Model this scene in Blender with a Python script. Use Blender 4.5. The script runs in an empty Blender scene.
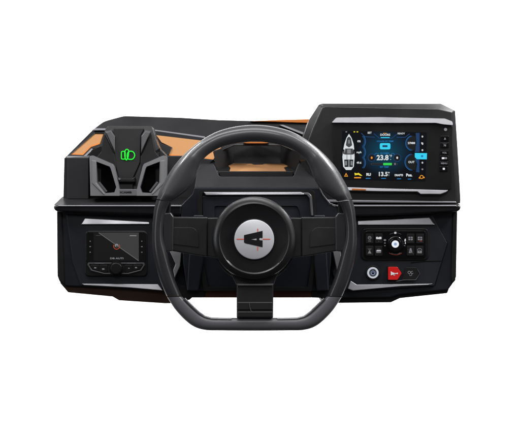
import bpy, bmesh, math, random
from mathutils import Vector, Matrix
from mathutils.geometry import tessellate_polygon
random.seed(4)
scene = bpy.context.scene
COL = scene.collection
PI = math.pi

# ------------------------------------------------------------------ frame
# The console leans back 15 degrees towards the helmsman.  (a, b, w): a to the right and b down
# the fascia, w into the console; one unit is 2 mm.
K, D = 0.002, 1200.0
TH = math.radians(15)
AX, AU, AF = Vector((1, 0, 0)), Vector((0, math.sin(TH), math.cos(TH))), Vector((0, math.cos(TH), -math.sin(TH)))
ORG = Vector((0, 0, 1.0))
def P(a, b, w=0.0):
    s = (D + w) / D
    return ORG + K * ((a - 260) * s * AX + (220 - b) * s * AU + w * AF)

# ------------------------------------------------------------------ materials
def principled(name):
    m = bpy.data.materials.new(name); m.use_nodes = True
    return m, m.node_tree.nodes, m.node_tree.links, m.node_tree.nodes['Principled BSDF']
def plastic(name, col, rough=0.45, grain=0.12, spec=0.5, coat=0.0, metal=0.0, vary=0.18, gscale=900):
    m, n, l, b = principled(name)
    tc = n.new('ShaderNodeTexCoord')
    big = n.new('ShaderNodeTexNoise'); big.inputs['Scale'].default_value = 14; big.inputs['Detail'].default_value = 5
    l.new(tc.outputs['Object'], big.inputs['Vector'])
    mr = n.new('ShaderNodeMapRange')
    mr.inputs['From Min'].default_value = .3; mr.inputs['From Max'].default_value = .7
    mr.inputs['To Min'].default_value = rough * (1 - vary); mr.inputs['To Max'].default_value = rough * (1 + vary)
    l.new(big.outputs['Fac'], mr.inputs['Value']); l.new(mr.outputs['Result'], b.inputs['Roughness'])
    fine = n.new('ShaderNodeTexNoise'); fine.inputs['Scale'].default_value = gscale; fine.inputs['Detail'].default_value = 3
    l.new(tc.outputs['Object'], fine.inputs['Vector'])
    mx = n.new('ShaderNodeMix'); mx.data_type = 'RGBA'
    mx.inputs['A'].default_value = (*[c * 0.88 for c in col], 1); mx.inputs['B'].default_value = (*[min(1, c * 1.12) for c in col], 1)
    l.new(fine.outputs['Fac'], mx.inputs['Factor']); l.new(mx.outputs['Result'], b.inputs['Base Color'])
    if grain:
        bp = n.new('ShaderNodeBump'); bp.inputs['Strength'].default_value = grain; bp.inputs['Distance'].default_value = 0.0006
        l.new(fine.outputs['Fac'], bp.inputs['Height']); l.new(bp.outputs['Normal'], b.inputs['Normal'])
    b.inputs['Metallic'].default_value = metal
    b.inputs['Specular IOR Level'].default_value = spec
    b.inputs['Coat Weight'].default_value = coat; b.inputs['Coat Roughness'].default_value = 0.12
    return m
def glow(name, col, s=1.0):
    m, n, l, b = principled(name)
    b.inputs['Base Color'].default_value = (0.01, 0.01, 0.01, 1); b.inputs['Roughness'].default_value = .3
    b.inputs['Specular IOR Level'].default_value = .2
    b.inputs['Emission Color'].default_value = (*col, 1); b.inputs['Emission Strength'].default_value = s
    return m
M = {
 'body':   plastic('black_moulded_plastic', (.0088, .0088, .0096), .36, .18),
 'deck':   plastic('charcoal_textured_plastic', (.0092, .0092, .0104), .46, .35, spec=.3, gscale=600),
 'gloss':  plastic('polished_black_lip', (.0065, .0065, .0075), .24, .05),
 'dimedge':plastic('dim_grey_edge', (.09, .09, .098), .34, .05, metal=.4),  # dimmer metallic grey for thin edges and lines
 'wall':   plastic('dark_grey_satin_plastic', (.0150, .0150, .0168), .44, .22, spec=.36),
 'lower':  plastic('blue_black_fascia_plastic', (.0065, .0075, .0115), .40, .12, spec=.42),
 'navy':   plastic('navy_black_column_plastic', (.0082, .0096, .0150), .38, .12, spec=.42),
 'fascia': plastic('blue_black_inner_fascia_plastic', (.0085, .0095, .0135), .42, .12, spec=.42),
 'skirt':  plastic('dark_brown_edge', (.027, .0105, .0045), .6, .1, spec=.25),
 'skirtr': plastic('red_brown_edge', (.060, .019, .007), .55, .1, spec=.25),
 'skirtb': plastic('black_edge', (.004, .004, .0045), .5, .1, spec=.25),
 'matte':  plastic('matte_black_plastic', (.0045, .0045, .005), .6, .1, spec=.25),
 'void':   plastic('shade_black', (.0015, .0015, .0015), .9, .0, spec=.05),  # flat near-black that stands in for shade inside openings
 'plate':  plastic('soft_black_plate', (.0085, .0078, .009), .5, .15, spec=.3),
 'piano':  plastic('gloss_black_plastic', (.0035, .0035, .004), .16, .0, spec=.4),
 'glass':  plastic('dark_cover_glass', (.006, .006, .0065), .22, .0, spec=.35),
 'bezel':  plastic('black_bezel_plastic', (.0062, .0062, .0066), .33, .05, spec=.35),
 'silver': plastic('brushed_silver_trim', (.33, .325, .345), .34, .06, metal=.85),
 'silverd':plastic('dull_silver_trim', (.26, .26, .275), .40, .06, metal=.75),
 'grey':   plastic('grey_painted_frame', (.125, .125, .133), .30, .08, spec=.5),
 'greyd':  plastic('dark_grey_fin', (.055, .055, .06), .38, .08),
 'orange': plastic('tan_orange_foam_pad', (.32, .155, .060), .6, .5, spec=.25, gscale=500),
 'orangee':plastic('deep_orange_pad_edge', (.42, .125, .018), .6, .2, spec=.3),
 'leather':plastic('charcoal_grip_rubber', (.047, .047, .051), .36, .30, gscale=1100, coat=.45),
 'rimd':   plastic('black_grip_plastic', (.022, .022, .0245), .34, .12, coat=.3),
 'rimg':   plastic('grey_lower_rim_plastic', (.115, .115, .125), .32, .10),
 'liner':  plastic('satin_liner_plastic', (.20, .20, .21), .28, .04, metal=.6),
 'spoke':  plastic('black_spoke_plastic', (.012, .012, .0125), .40, .2),
 'hub':    plastic('black_hub_plastic', (.010, .010, .011), .32, .08),
 'disc':   plastic('silver_white_badge', (.62, .62, .65), .33, .03, metal=.15),
 'ink':    plastic('black_ink', (.008, .008, .009), .5, .0, spec=.2),
 'redink': plastic('red_ink', (.75, .12, .07), .5, .0, spec=.2),
 'red':    plastic('red_button_plastic', (.62, .012, .012), .3, .05),
 'white':  plastic('white_print', (.75, .75, .78), .5, .0, spec=.2),
 'greyp':  plastic('grey_print', (.22, .22, .24), .5, .0, spec=.2),
 'dimp':   plastic('dim_grey_print', (.07, .07, .075), .5, .0, spec=.2),
 'seam':   plastic('panel_seam', (.002, .002, .002), .7, .0, spec=.1),
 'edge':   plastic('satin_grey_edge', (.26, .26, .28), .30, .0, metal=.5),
 'screw':  plastic('steel_screw', (.35, .35, .36), .35, .0, metal=.9),
 'Lgreen': glow('green_led', (.01, .85, .03), 1.1),
 'Ewhite': glow('screen_white', (.66, .70, .72)),
 'Egrey':  glow('screen_grey', (.20, .21, .22)),
 'Edark':  glow('screen_dark_grey', (.045, .048, .05)),
 'Ecyan':  glow('screen_cyan', (.03, .62, .86)),
 'Eblue':  glow('screen_blue', (.010, .17, .46)),
 'Edeep':  glow('screen_deep_blue', (.003, .034, .115)),
 'Egreen': glow('screen_green', (.03, .62, .08)),
 'Eorange':glow('screen_orange', (.80, .30, .02)),
 'Eyellow':glow('screen_yellow', (.75, .62, .03)),
 'Eblack': glow('screen_black', (.0012, .0015, .002)),
 'Ered':   glow('screen_red', (.34, .06, .02)),
 'Egm':    glow('painted_glare_grey', (.040, .040, .041)),
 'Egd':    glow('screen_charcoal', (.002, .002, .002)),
 'Eline':  glow('painted_glare_line', (.11, .11, .11)),
 'Lwhite': glow('white_backlight', (.80, .84, .90)),
 'Lring':  glow('soft_white_ring', (.50, .53, .60)),
 'Lblue':  glow('blue_backlight', (.28, .38, .60)),
}
# the navigation page: black margins and a blue-teal glow in its middle (it is what the screen displays)
def nav_page():
    m, n, l, b = principled('navigation_page')
    b.inputs['Base Color'].default_value = (.004, .004, .005, 1); b.inputs['Roughness'].default_value = .25
    b.inputs['Specular IOR Level'].default_value = .2
    tc = n.new('ShaderNodeTexCoord')
    mp = n.new('ShaderNodeMapping'); mp.vector_type = 'POINT'
    c = P(385, 152, -4) - P(392, 156, -2)
    mp.inputs['Location'].default_value = (-c.x / .056, 0, -c.z / .048); mp.inputs['Scale'].default_value = (1 / .056, 0, 1 / .048)
    l.new(tc.outputs['Object'], mp.inputs['Vector'])
    g = n.new('ShaderNodeTexGradient'); g.gradient_type = 'SPHERICAL'; l.new(mp.outputs['Vector'], g.inputs['Vector'])
    r = n.new('ShaderNodeValToRGB'); l.new(g.outputs['Fac'], r.inputs['Fac'])
    e = r.color_ramp.elements
    e[0].position = 0; e[0].color = (.0009, .0014, .0022, 1)
    e[1].position = 1; e[1].color = (.001, .055, .095, 1)
    k = e.new(.25); k.color = (.001, .012, .026, 1)
    k = e.new(.6); k.color = (.001, .032, .060, 1)
    l.new(r.outputs['Color'], b.inputs['Emission Color']); b.inputs['Emission Strength'].default_value = 1.0
    return m
M['page'] = nav_page()

# ------------------------------------------------------------------ mesh helpers
def rounded(pts, r, n=4):
    """round the corners of a 2-D outline; r a number or one radius per corner"""
    out = []; N = len(pts)
    for i, p in enumerate(pts):
        rr = r[i] if isinstance(r, (list, tuple)) else r
        a, c = Vector(pts[i - 1]), Vector(pts[(i + 1) % N]); p = Vector(p)
        if rr <= 0: out.append(tuple(p)); continue
        d1, d2 = a - p, c - p
        rr = min(rr, d1.length * .48, d2.length * .48)
        s, e = p + d1.normalized() * rr, p + d2.normalized() * rr
        for k in range(n + 1):
            t = k / n
            q = s * (1 - t) ** 2 + p * 2 * t * (1 - t) + e * t * t
            out.append((q.x, q.y))
    return out
def rect(x0, y0, x1, y1): return [(x0, y0), (x1, y0), (x1, y1), (x0, y1)]
def circle(cx, cy, r, n=48, ry=None): return [(cx + r * math.cos(2 * PI * i / n), cy + (ry or r) * math.sin(2 * PI * i / n)) for i in range(n)]
def wv(w, p): return w(p[0], p[1]) if callable(w) else w

class MB:
    def __init__(s): s.v = []; s.f = []; s.mi = []; s.mats = []
    def m(s, name):
        if name not in s.mats: s.mats.append(name)
        return s.mats.index(name)
    def face(s, idx, mat): s.f.append(idx); s.mi.append(s.m(mat))
    def add(s, vs):
        b = len(s.v); s.v += vs; return b
    def prism(s, pts, w, t, mat='body', holes=()):
        """outline at depth w going t deeper, optional holes through it"""
        loops = [list(pts)] + [list(h) for h in holes]
        allp = [p for L in loops for p in L]
        fr = [P(p[0], p[1], wv(w, p)) for p in allp]
        bk = [q + AF * (K * t) for q in fr]
        b = s.add(fr + bk); n = len(allp)
        if holes:
            for tri in tessellate_polygon([[Vector((p[0], p[1], 0)) for p in L] for L in loops]):
                s.face([b + i for i in tri], mat); s.face([b + n + i for i in reversed(tri)], mat)
        else:
            s.face([b + i for i in range(n)], mat); s.face([b + n + i for i in reversed(range(n))], mat)
        o = 0
        for L in loops:
            k = len(L)
            for i in range(k):
                j = (i + 1) % k
                s.face([b + o + i, b + n + o + i, b + n + o + j, b + o + j], mat)
            o += k
        return s
    def loft(s, rings, mat='body', back=0, mats=None, cap0=True):
        """rings: [(outline, w)], same counts; then straight back by `back`"""
        n = len(rings[0][0]); b0 = None; L = []
        for pts, w in rings: L.append(s.add([P(p[0], p[1], wv(w, p)) for p in pts]))
        if back:
            last = s.v[L[-1]:L[-1] + n]; L.append(s.add([q + AF * (K * back) for q in last]))
        for k in range(len(L) - 1):
            for i in range(n):
                j = (i + 1) % n
                s.face([L[k] + i, L[k + 1] + i, L[k + 1] + j, L[k] + j], mats[k] if mats else mat)
        if cap0: s.face([L[0] + i for i in range(n)], mat)
        s.face([L[-1] + i for i in reversed(range(n))], mat)
        return s
    def flat(s, pts, w, mat, holes=()):
        loops = [list(pts)] + [list(h) for h in holes]; allp = [p for L in loops for p in L]
        b = s.add([P(p[0], p[1], wv(w, p)) for p in allp])
        if holes:
            for tri in tessellate_polygon([[Vector((p[0], p[1], 0)) for p in L] for L in loops]): s.face([b + i for i in tri], mat)
        else: s.face([b + i for i in range(len(allp))], mat)
        return s
    def arc(s, cx, cy, r, a0, a1, wd, w, mat, n=20, ry=None):
        ry = ry or r; k = ry / r
        o = []; q = []
        for i in range(n + 1):
            a = math.radians(a0 + (a1 - a0) * i / n)
            o.append((cx + (r + wd / 2) * math.cos(a), cy - (r + wd / 2) * k * math.sin(a)))
            q.append((cx + (r - wd / 2) * math.cos(a), cy - (r - wd / 2) * k * math.sin(a)))
        for i in range(n): s.flat([o[i], o[i + 1], q[i + 1], q[i]], w, mat)
        return s
    def line(s, pts, wd, w, mat):
        for a, c in zip(pts[:-1], pts[1:]):
            a, c = Vector(a), Vector(c); d = (c - a).normalized(); n_ = Vector((-d.y, d.x)) * wd / 2; e = d * wd * .3
            s.flat([tuple(a - e + n_), tuple(c + e + n_), tuple(c + e - n_), tuple(a - e - n_)], w, mat)
        return s
    def text(s, body, cx, cy, h, w, mat, sx=1.0, bold=0.0, rot=0, t=0):
        cu = bpy.data.curves.new('t', 'FONT'); cu.body = body; cu.align_x = 'CENTER'; cu.align_y = 'CENTER'; cu.size = 1.0
        cu.offset = bold; cu.resolution_u = 3; cu.extrude = t
        ob = bpy.data.objects.new('t', cu); COL.objects.link(ob)
        dg = bpy.context.evaluated_depsgraph_get(); me = bpy.data.meshes.new_from_object(ob.evaluated_get(dg))
        sc = h / 0.72; ca, sa = math.cos(rot), math.sin(rot)
        pts = []
        for v in me.vertices:
            x, y = v.co.x * sc * sx, v.co.y * sc
            pts.append(P(cx + x * ca - y * sa, cy - (x * sa + y * ca), w - v.co.z))
        b = s.add(pts)
        for p in me.polygons: s.face([b + i for i in p.vertices], mat)
        bpy.data.objects.remove(ob); bpy.data.curves.remove(cu); bpy.data.meshes.remove(me)
        return s
    def tube(s, pts, r, mat, n=10, closed=False):
        """round tube through 3-D points"""
        N = len(pts); rings = []
        for i, p in enumerate(pts):
            a = pts[(i - 1) % N] if closed or i > 0 else p
            c = pts[(i + 1) % N] if closed or i < N - 1 else p
            d = (c - a).normalized(); u = d.cross(AF)
            if u.length < 1e-4: u = d.cross(AX)
            u.normalize(); v = d.cross(u)
            rr = r[i] if isinstance(r, list) else r
            rings.append(s.add([p + (u * math.cos(2 * PI * k / n) + v * math.sin(2 * PI * k / n)) * rr * K for k in range(n)]))
        for i in range(N if closed else N - 1):
            A, B = rings[i], rings[(i + 1) % N]
            for k in range(n):
                j = (k + 1) % n; s.face([A + k, B + k, B + j, A + j], mat)
        if not closed:
            s.face([rings[0] + k for k in range(n)], mat); s.face([rings[-1] + k for k in reversed(range(n))], mat)
        return s
    def build(s, name, parent=None, bevel=0, seg=3, smooth=False, weld=False, ang=28):
        root = parent
        while root is not None and root.parent is not None: root = root.parent
        off = root.location if root is not None else Vector((0, 0, 0))
        if parent is None:
            off = sum(s.v, Vector()) / len(s.v)
        me = bpy.data.meshes.new(name)
        me.from_pydata([tuple(q - off) for q in s.v], [], s.f)
        for nme in s.mats: me.materials.append(M[nme])
        me.polygons.foreach_set('material_index', s.mi)
        bm = bmesh.new(); bm.from_mesh(me)
        if weld: bmesh.ops.remove_doubles(bm, verts=bm.verts, dist=1e-5)
        closed = all(e.is_manifold for e in bm.edges)
        if closed: bmesh.ops.recalc_face_normals(bm, faces=bm.faces)
        for f in bm.faces: f.smooth = bool(smooth or bevel)
        bm.to_mesh(me); bm.free()
        o = bpy.data.objects.new(name, me); COL.objects.link(o)
        if parent is not None: o.parent = parent
        else: o.location = off
        if bevel:
            bv = o.modifiers.new('edge', 'BEVEL'); bv.width = bevel * K; bv.segments = seg; bv.limit_method = 'ANGLE'
            bv.angle_limit = math.radians(ang); bv.harden_normals = True; bv.use_clamp_overlap = True
        elif smooth:
            me.set_sharp_from_angle(angle=math.radians(40))
        return o
def thing(name, label, cat, at, group=None):
    o = bpy.data.objects.new(name, None); COL.objects.link(o); o.location = at; o.empty_display_size = .05
    o['label'] = label; o['category'] = cat
    if group: o['group'] = group
    return o
def lab(o, text): o['label'] = text; return o

# ================================================================== DASHBOARD
dash = thing('boat_dashboard', 'wide black moulded boat helm console with tan orange pads and silver trim', 'dashboard', P(258, 300, 60))
deckw = lambda x, y: 30 + (197 - y) * 1.30
# --- upper deck (sloping towards the windscreen)
d = MB(); d.prism([(65, 200), (64.5, 160), (92, 132.5), (108, 128), (157, 131), (206, 138), (262, 140), (312, 146), (322, 200)], deckw, 50, 'deck'); d.build('upper_deck', dash, 1.2)
coww = lambda x, y: 118 + (140 - y) * .9
d = MB(); d.prism(rounded([(90, 137), (91.5, 130.5), (103.7, 121.3), (123.7, 115.9), (180, 117.6), (219, 120), (250, 120.8), (309, 122.5), (330, 123), (330, 150), (255, 146), (206, 142), (156, 136)], [0, 1, 4, 3, 0, 0, 0, 0, 0, 0, 0, 0, 0], 3), coww, 46, 'deck'); d.build('windscreen_cowl', dash, 1.6)
# raised strips on the cowl
d = MB(); d.prism([(154.5, 129.6), (205, 136.4), (206, 139.2), (156, 132.6)], lambda x, y: coww(x, y) - 6, 14, 'edge'); d.build('cowl_edge_strip', dash, .9)
d = MB(); d.prism([(255, 125), (283, 126), (312, 130), (312, 136), (284, 130), (255, 128.4)], lambda x, y: coww(x, y) - 4, 12, 'body'); d.build('cowl_rib', dash, .8)
d = MB(); d.prism([(279, 125.0), (283, 124.8), (305.5, 133.2), (303, 134.6)], lambda x, y: coww(x, y) - 9, 10, 'edge'); d.build('cowl_edge_strip', dash, .6)
d = MB(); d.prism([(250, 121.2), (280, 119.9), (311, 119.2), (311, 123.0), (296, 122.6), (276, 121.8)], 130, 24, 'orangee'); lab(d.build('orange_pad', dash, .4), 'thin orange pad edge behind the screen housing')

# --- left shoulder
fr = MB(); fr.loft([([(67.5, 157.6), (88.5, 157.6), (88.5, 199), (67.5, 199)], 12), ([(64.2, 157.8), (90, 155.5), (90, 200), (63.2, 200)], 17)], 'wall', 40); fr.build('shoulder_wall', dash, .7)
shw = lambda x, y: deckw(x, y) - 6
d = MB(); d.prism([(64, 158.6), (91.2, 131.4), (95.5, 128.6), (106, 128.6), (107.5, 133), (102.6, 146), (92, 149), (84.5, 157.4)], shw, 30, 'body',
    holes=[[(70.6, 154.6), (95.2, 133.2), (103.9, 133.4), (100.4, 144.0), (91, 147.2), (83.3, 155.0)]]); d.build('pad_surround', dash, .7)
d = MB(); d.prism(rounded([(70.8, 154.4), (95.4, 133.4), (103.7, 133.6), (100.2, 143.8), (90.8, 147.0), (83.1, 154.8)], .6, 2), lambda x, y: shw(x, y) + 2, 12, 'orange'); pa = lab(d.build('orange_pad', dash, .5), 'left tan orange pad beside the holder')
d = MB(); d.prism([(71.6, 153.6), (82.6, 153.8), (90.4, 145.9), (99.9, 142.6), (99.9, 144.0), (90.8, 147.1), (83.1, 155.0), (70.9, 154.6)], lambda x, y: shw(x, y) + 1.6, 4, 'orangee'); d.build('pad_edge', pa, .2)
d = MB(); d.prism([(67, 155.9), (83.5, 156.1), (91.5, 148.3), (92.6, 149.3), (84.2, 158), (66.6, 157.8)], lambda x, y: shw(x, y) - 3, 6, 'edge'); d.build('pad_edge_strip', dash, .5)
d = MB(); d.prism([(94.2, 128.4), (105.6, 128.4), (105.0, 130.2), (93.2, 130.4)], lambda x, y: shw(x, y) - 4, 8, 'edge'); d.build('pad_edge_strip', dash, .5)
# dark gusset between pad and holder
d = MB(); d.prism([(91.5, 150), (100.5, 146), (104, 150), (104, 200), (88, 200), (88, 157)], 32, 30, 'matte'); d.build('holder_recess', dash, .6)

# --- orange pad right of the holder and the wall under it
padw = lambda x, y: deckw(x, y) - 3
d = MB(); d.prism([(156.2, 135.2), (200, 140.4), (222, 146), (213, 160.0), (168.5, 155.2), (172.2, 147.6), (161.5, 142.4)], padw, 16, 'orange'); pa = lab(d.build('orange_pad', dash, .5), 'tan orange pad between holder and steering wheel')
d = MB(); d.prism([(168.9, 154.0), (213, 158.8), (213, 160.2), (168.4, 155.4)], lambda x, y: padw(x, y) - .5, 4, 'orangee'); d.build('pad_edge', pa, .2)
d = MB(); d.prism([(159.5, 143.2), (172, 147.4), (169.2, 154.5), (165.5, 154.8), (159.8, 149)], lambda x, y: padw(x, y) - 3, 14, 'body'); d.build('notch_shadow', dash, .5)  # dark block stands in for the shadow in the pad's cutout
d = MB(); d.prism([(159.6, 148.2), (166.8, 155.6), (183, 155.6), (214, 159.6), (197, 178), (195, 200), (155, 200)], 20, 44, 'wall'); d.build('deck_wall', dash, 1.1)

# --- centre pod over the tray
podw = lambda x, y: -12 + (187.5 - y) * 1.35
outer = [(202, 160.2), (212.4, 160.6), (218.6, 175.0), (219.8, 176.6), (292.6, 176.6), (294.0, 175.0), (301.5, 156.5), (304, 150), (309, 156), (313.6, 170), (318.6, 187.5), (194.3, 187.5), (197, 171)]
d = MB(); d.prism(outer, podw, 38, 'wall'); d.build('pod_top', dash, 1.0)
d = MB()   # front wall of the pod under the crease
d.loft([([(194.3, 187.5), (318.6, 187.5), (322.6, 195.2), (329.8, 204.2), (338, 207.2), (338, 216), (332, 225), (331, 262), (328, 291), (187, 291), (183, 262), (181.6, 225), (180.6, 205.8), (192.4, 193.8)], -12)], 'navy', 60)
d.build('pod_front', dash, .9)
d = MB(); d.tube([P(*p, -12.5) for p in [(313.8, 171), (318.8, 186.5), (322.8, 194.8), (329.8, 203.4), (338, 206.5)]], .7, 'dimedge'); d.build('pod_edge', dash, smooth=True)
# tray
d = MB(); d.prism([(232, 144), (283, 144), (283, 166), (232, 166)], 74, 6, 'body'); d.build('tray_back', dash)
d = MB(); d.prism([(213, 152), (219.2, 177), (234.6, 165), (234.6, 144.4)], lambda x, y: 12 + (x - 213) * 2.95, 3, 'matte'); d.build('tray_side', dash)
d = MB(); d.prism([(301.6, 154), (293.4, 177), (280.2, 165), (280.2, 144.4)], lambda x, y: 12 + (301.6 - x) * 2.95, 3, 'matte'); d.build('tray_side', dash)
d = MB(); d.prism([(213.4, 151), (234, 143.6), (256, 142.2), (281, 143.6), (302, 152), (302, 154.5), (281, 145.4), (234, 145.4), (213.4, 154)], lambda x, y: 60 - abs(x - 257) * .6, 10, 'body'); d.build('tray_rim', dash, .5)
d = MB(); d.prism([(219, 171.2), (293.5, 171.2), (292.8, 177), (219.6, 177)], 12, 8, 'deck'); d.build('tray_lip', dash, .8)
trw = lambda x, y: 16 + (173 - y) * 5.2
d = MB(); d.prism([(216, 174), (222, 160), (292, 160), (297, 174)], lambda x, y: trw(x, y) + 3, 6, 'body'); d.build('tray_floor', dash)
d = MB(); d.prism([(229.2, 171.6), (230.4, 168), (228.2, 165.7), (233.5, 163.4), (251.5, 163.7), (253.5, 164.6), (262.5, 164.6), (265, 163.7), (283.6, 163.7), (289, 165.9), (284, 167.6), (286.4, 171.6)], trw, 3, 'orange'); lab(d.build('orange_pad', dash, .3), 'tan orange mat in the open tray behind the wheel')
d = MB(); d.prism([(243, 142.9), (250, 142.0), (262, 142.0), (269, 142.9), (265, 143.5), (247, 143.5)], 44, 8, 'orangee'); lab(d.build('orange_pad', dash, .3), 'sliver of orange under the top of the wheel rim')

# --- ledge across the console
for x0, x1, sgn in ((53.4, 181.4, -1), (337, 461, 1)):
    xe = x0 if sgn < 0 else x1
    inn = x1 if sgn < 0 else x0
    e2 = 62.2 if sgn < 0 else 457.5
    d = MB()
    il = 197 if sgn < 0 else 326
    top = [(il, 196.6 if sgn < 0 else 202.4), (e2, 196.6 if sgn < 0 else 203.0), (xe, 205.2), (il, 204.8)]
    lw = (lambda x, y: -9 + (205 - y) * 3.6) if sgn < 0 else (lambda x, y: -9 + (205 - y) * 9)
    d.prism(top, lw, 26, 'deck'); d.build('ledge', dash, .4)
    # the thick rolled lip; it thins towards the outer end
    d = MB(); o = 1 if sgn > 0 else -1
    bo = 215.6 if sgn < 0 else 217
    pts = [(inn, 204.6), (xe - o * .5, 204.8), (xe, 207), (xe - o * .6, 210), (xe - o * 4, 211.6), (xe - o * 70, bo - 1.4), (inn, bo)]
    d.prism(pts, -13, 40, 'gloss'); d.build('ledge_lip', dash, 2.4, 5)
    d = MB(); d.prism([(inn, 205.0), (xe - o * 5, 205.2), (xe - o * 3.6, 206.6), (inn, 206.8)], -14.2, 4, 'edge'); d.build('ledge_painted_highlight', dash, .6)  # light grey strip paints the highlight along the lip
# --- lower body
d = MB(); d.prism(rounded([(56.6, 208), (200, 208), (200, 291), (160, 290.4), (66, 286.6), (60, 283), (57.4, 277)], [0, 0, 0, 0, 2, 3, 3]), 0, 110, 'lower'); d.build('lower_panel', dash, 2.0, 4)
d = MB(); d.prism(rounded([(320, 208), (457.6, 208), (456.4, 278), (452.6, 284), (448, 290.5), (400, 295), (390, 298), (320, 299)], [0, 0, 4, 2, 2, 0, 0, 0]), 0, 110, 'lower'); d.build('lower_panel', dash, 2.0, 4)
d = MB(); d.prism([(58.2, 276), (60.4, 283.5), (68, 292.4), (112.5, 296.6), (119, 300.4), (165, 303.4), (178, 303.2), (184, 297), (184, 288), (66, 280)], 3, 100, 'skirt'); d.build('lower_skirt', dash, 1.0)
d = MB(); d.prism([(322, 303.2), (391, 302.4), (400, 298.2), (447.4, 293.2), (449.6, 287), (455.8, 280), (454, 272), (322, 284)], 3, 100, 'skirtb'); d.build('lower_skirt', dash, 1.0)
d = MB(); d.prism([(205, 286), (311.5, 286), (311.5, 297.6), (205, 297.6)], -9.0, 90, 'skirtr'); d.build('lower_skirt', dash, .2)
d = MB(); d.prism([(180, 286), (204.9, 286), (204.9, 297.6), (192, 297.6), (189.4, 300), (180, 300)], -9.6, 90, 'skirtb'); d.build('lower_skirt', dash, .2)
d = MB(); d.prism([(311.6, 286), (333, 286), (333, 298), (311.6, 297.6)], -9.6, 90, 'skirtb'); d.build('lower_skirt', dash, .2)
# side cheek strips
d = MB(); d.prism([(56.8, 212), (61.8, 213), (64.5, 284), (60, 281), (57.4, 276)], -1.2, 10, 'matte'); d.build('side_edge', dash, .8)
d = MB(); d.prism([(453, 213), (457.4, 212), (456.2, 277), (452, 283), (451, 276)], -1.2, 10, 'matte'); d.build('side_edge', dash, .8)
# raised inner fascias that carry the equipment
fl = [(66, 214.5), (150, 217), (184, 217.4), (184, 252), (176, 279), (166, 288.6), (80.6, 285.6), (72.4, 262)]
d = MB(); d.prism(fl, -2.4, 8, 'fascia'); d.build('equipment_panel', dash, .9)
fR = [(326, 250), (326, 218), (432, 214.5), (447.5, 243), (434.4, 286), (352, 291.6), (345, 290), (333, 276)]
d = MB(); d.prism(fR, -2.4, 8, 'fascia'); d.build('equipment_panel', dash, .9)
d = MB(); d.tube([P(*p, -2.6) for p in [(411, 262.6), (426, 261.2), (441.6, 260.6)]], .35, 'seam'); d.tube([P(*p, -1.0) for p in [(435.5, 222), (447.8, 243), (434.8, 285.5)]], .3, 'seam'); d.build('panel_seam', dash, smooth=True)
# silver trims
def trim(pts, w=-4.6, t=5, mat='silver', bev=.8, tilt=.25):
    yb = max(p[1] for p in pts)
    d = MB(); d.prism(pts, (lambda x, y: w + (yb - y) * tilt), t, mat); return d.build('silver_trim', dash, bev)
trim([(84.8, 218.0), (149.4, 221.6), (149.6, 224.4), (80.6, 224.7)])
trim([(81, 283.4), (158, 284.0), (163, 290.8), (130, 287.9), (84, 285.4)], w=-4.4, t=6, mat='silverd')
trim([(357.6, 220.6), (429.4, 217.0), (435.2, 225.0), (357.8, 225.2)])
trim([(350.6, 280.4), (356.6, 284.4), (433.2, 283.6), (428, 285.2), (400, 286.6), (353, 290.8), (347.6, 288.8)], w=-5.0, t=6, mat='silverd')
trim([(168.6, 249.5), (181.6, 250), (180.2, 266), (174.6, 278.4), (173, 270), (175.4, 264)], w=-15, t=10, tilt=.15)
trim([(332.6, 250.5), (340.6, 250), (341.4, 258), (337.2, 272.6)], w=-15, t=10, tilt=.15)

# instrument frame behind the wheel hub
d = MB(); d.prism(rounded([(198.4, 189.6), (314.6, 189.6), (316.4, 216), (316, 262), (311.5, 291), (204, 291), (199, 262), (197.6, 216)], [3, 5, 0, 0, 0, 0, 0, 0]), -15, 4, 'matte',
    holes=[rounded([(202.4, 192.2), (311.2, 192.2), (312.4, 216), (311.6, 262), (307.6, 287), (208.4, 287), (203.2, 262), (202.0, 216)], [2.5, 4, 0, 0, 0, 0, 0, 0])]); d.build('instrument_frame', dash, .7)
itw = lambda x, y: -17.6 + max(0, 197 - y) * .25
d = MB(); d.prism([(203.4, 191.9), (301, 191.9), (304, 193.2), (304, 195.0), (206, 195.3)], itw, 5, 'silver'); d.build('instrument_frame_trim', dash, 1.3, 4)
d = MB(); d.prism(rounded([(302, 192.4), (309.0, 192.4), (312, 196), (313.4, 216), (311.0, 216), (309.4, 198), (306.6, 195.0), (302, 195.0)], [0, 2, 2, 0, 0, 2, 1, 0]), lambda x, y: itw(x, y) + .6, 5, 'dimedge'); d.build('instrument_frame_corner_dim_reflection', dash, .9)  # dimmer metal paints the trim's reflection fading at the right bend
d = MB(); d.prism([(202, 196), (312, 196), (312, 262), (307.6, 288), (208, 288), (203, 262)], -13.8, 2.5, 'navy', holes=[rounded([(214.6, 206.4), (297, 206.4), (300, 214), (300, 232), (214.6, 232)], 2.5)]); d.build('instrument_panel', dash, .8)
d = MB(); d.prism([(214, 206), (301, 206), (301, 233), (214, 233)], -11.9, 1, 'void'); d.build('instrument_recess_shade', dash)  # black sheet paints the darkness of the recess
for xs in ((193.6, 203.4, 186.8, 198.4), (325, 313.6, 329, 316.6)):
    d = MB(); d.prism([(xs[0], 215), (xs[1] if xs[1] < 255 else xs[1], 215), (xs[1], 262), (xs[3], 291), (xs[2], 291), (xs[2] + (1.5 if xs[0] < 255 else -1.5), 262)], -16.4, 6, 'navy'); d.build('pod_side_rib', dash, 1.4, 4)

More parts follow.
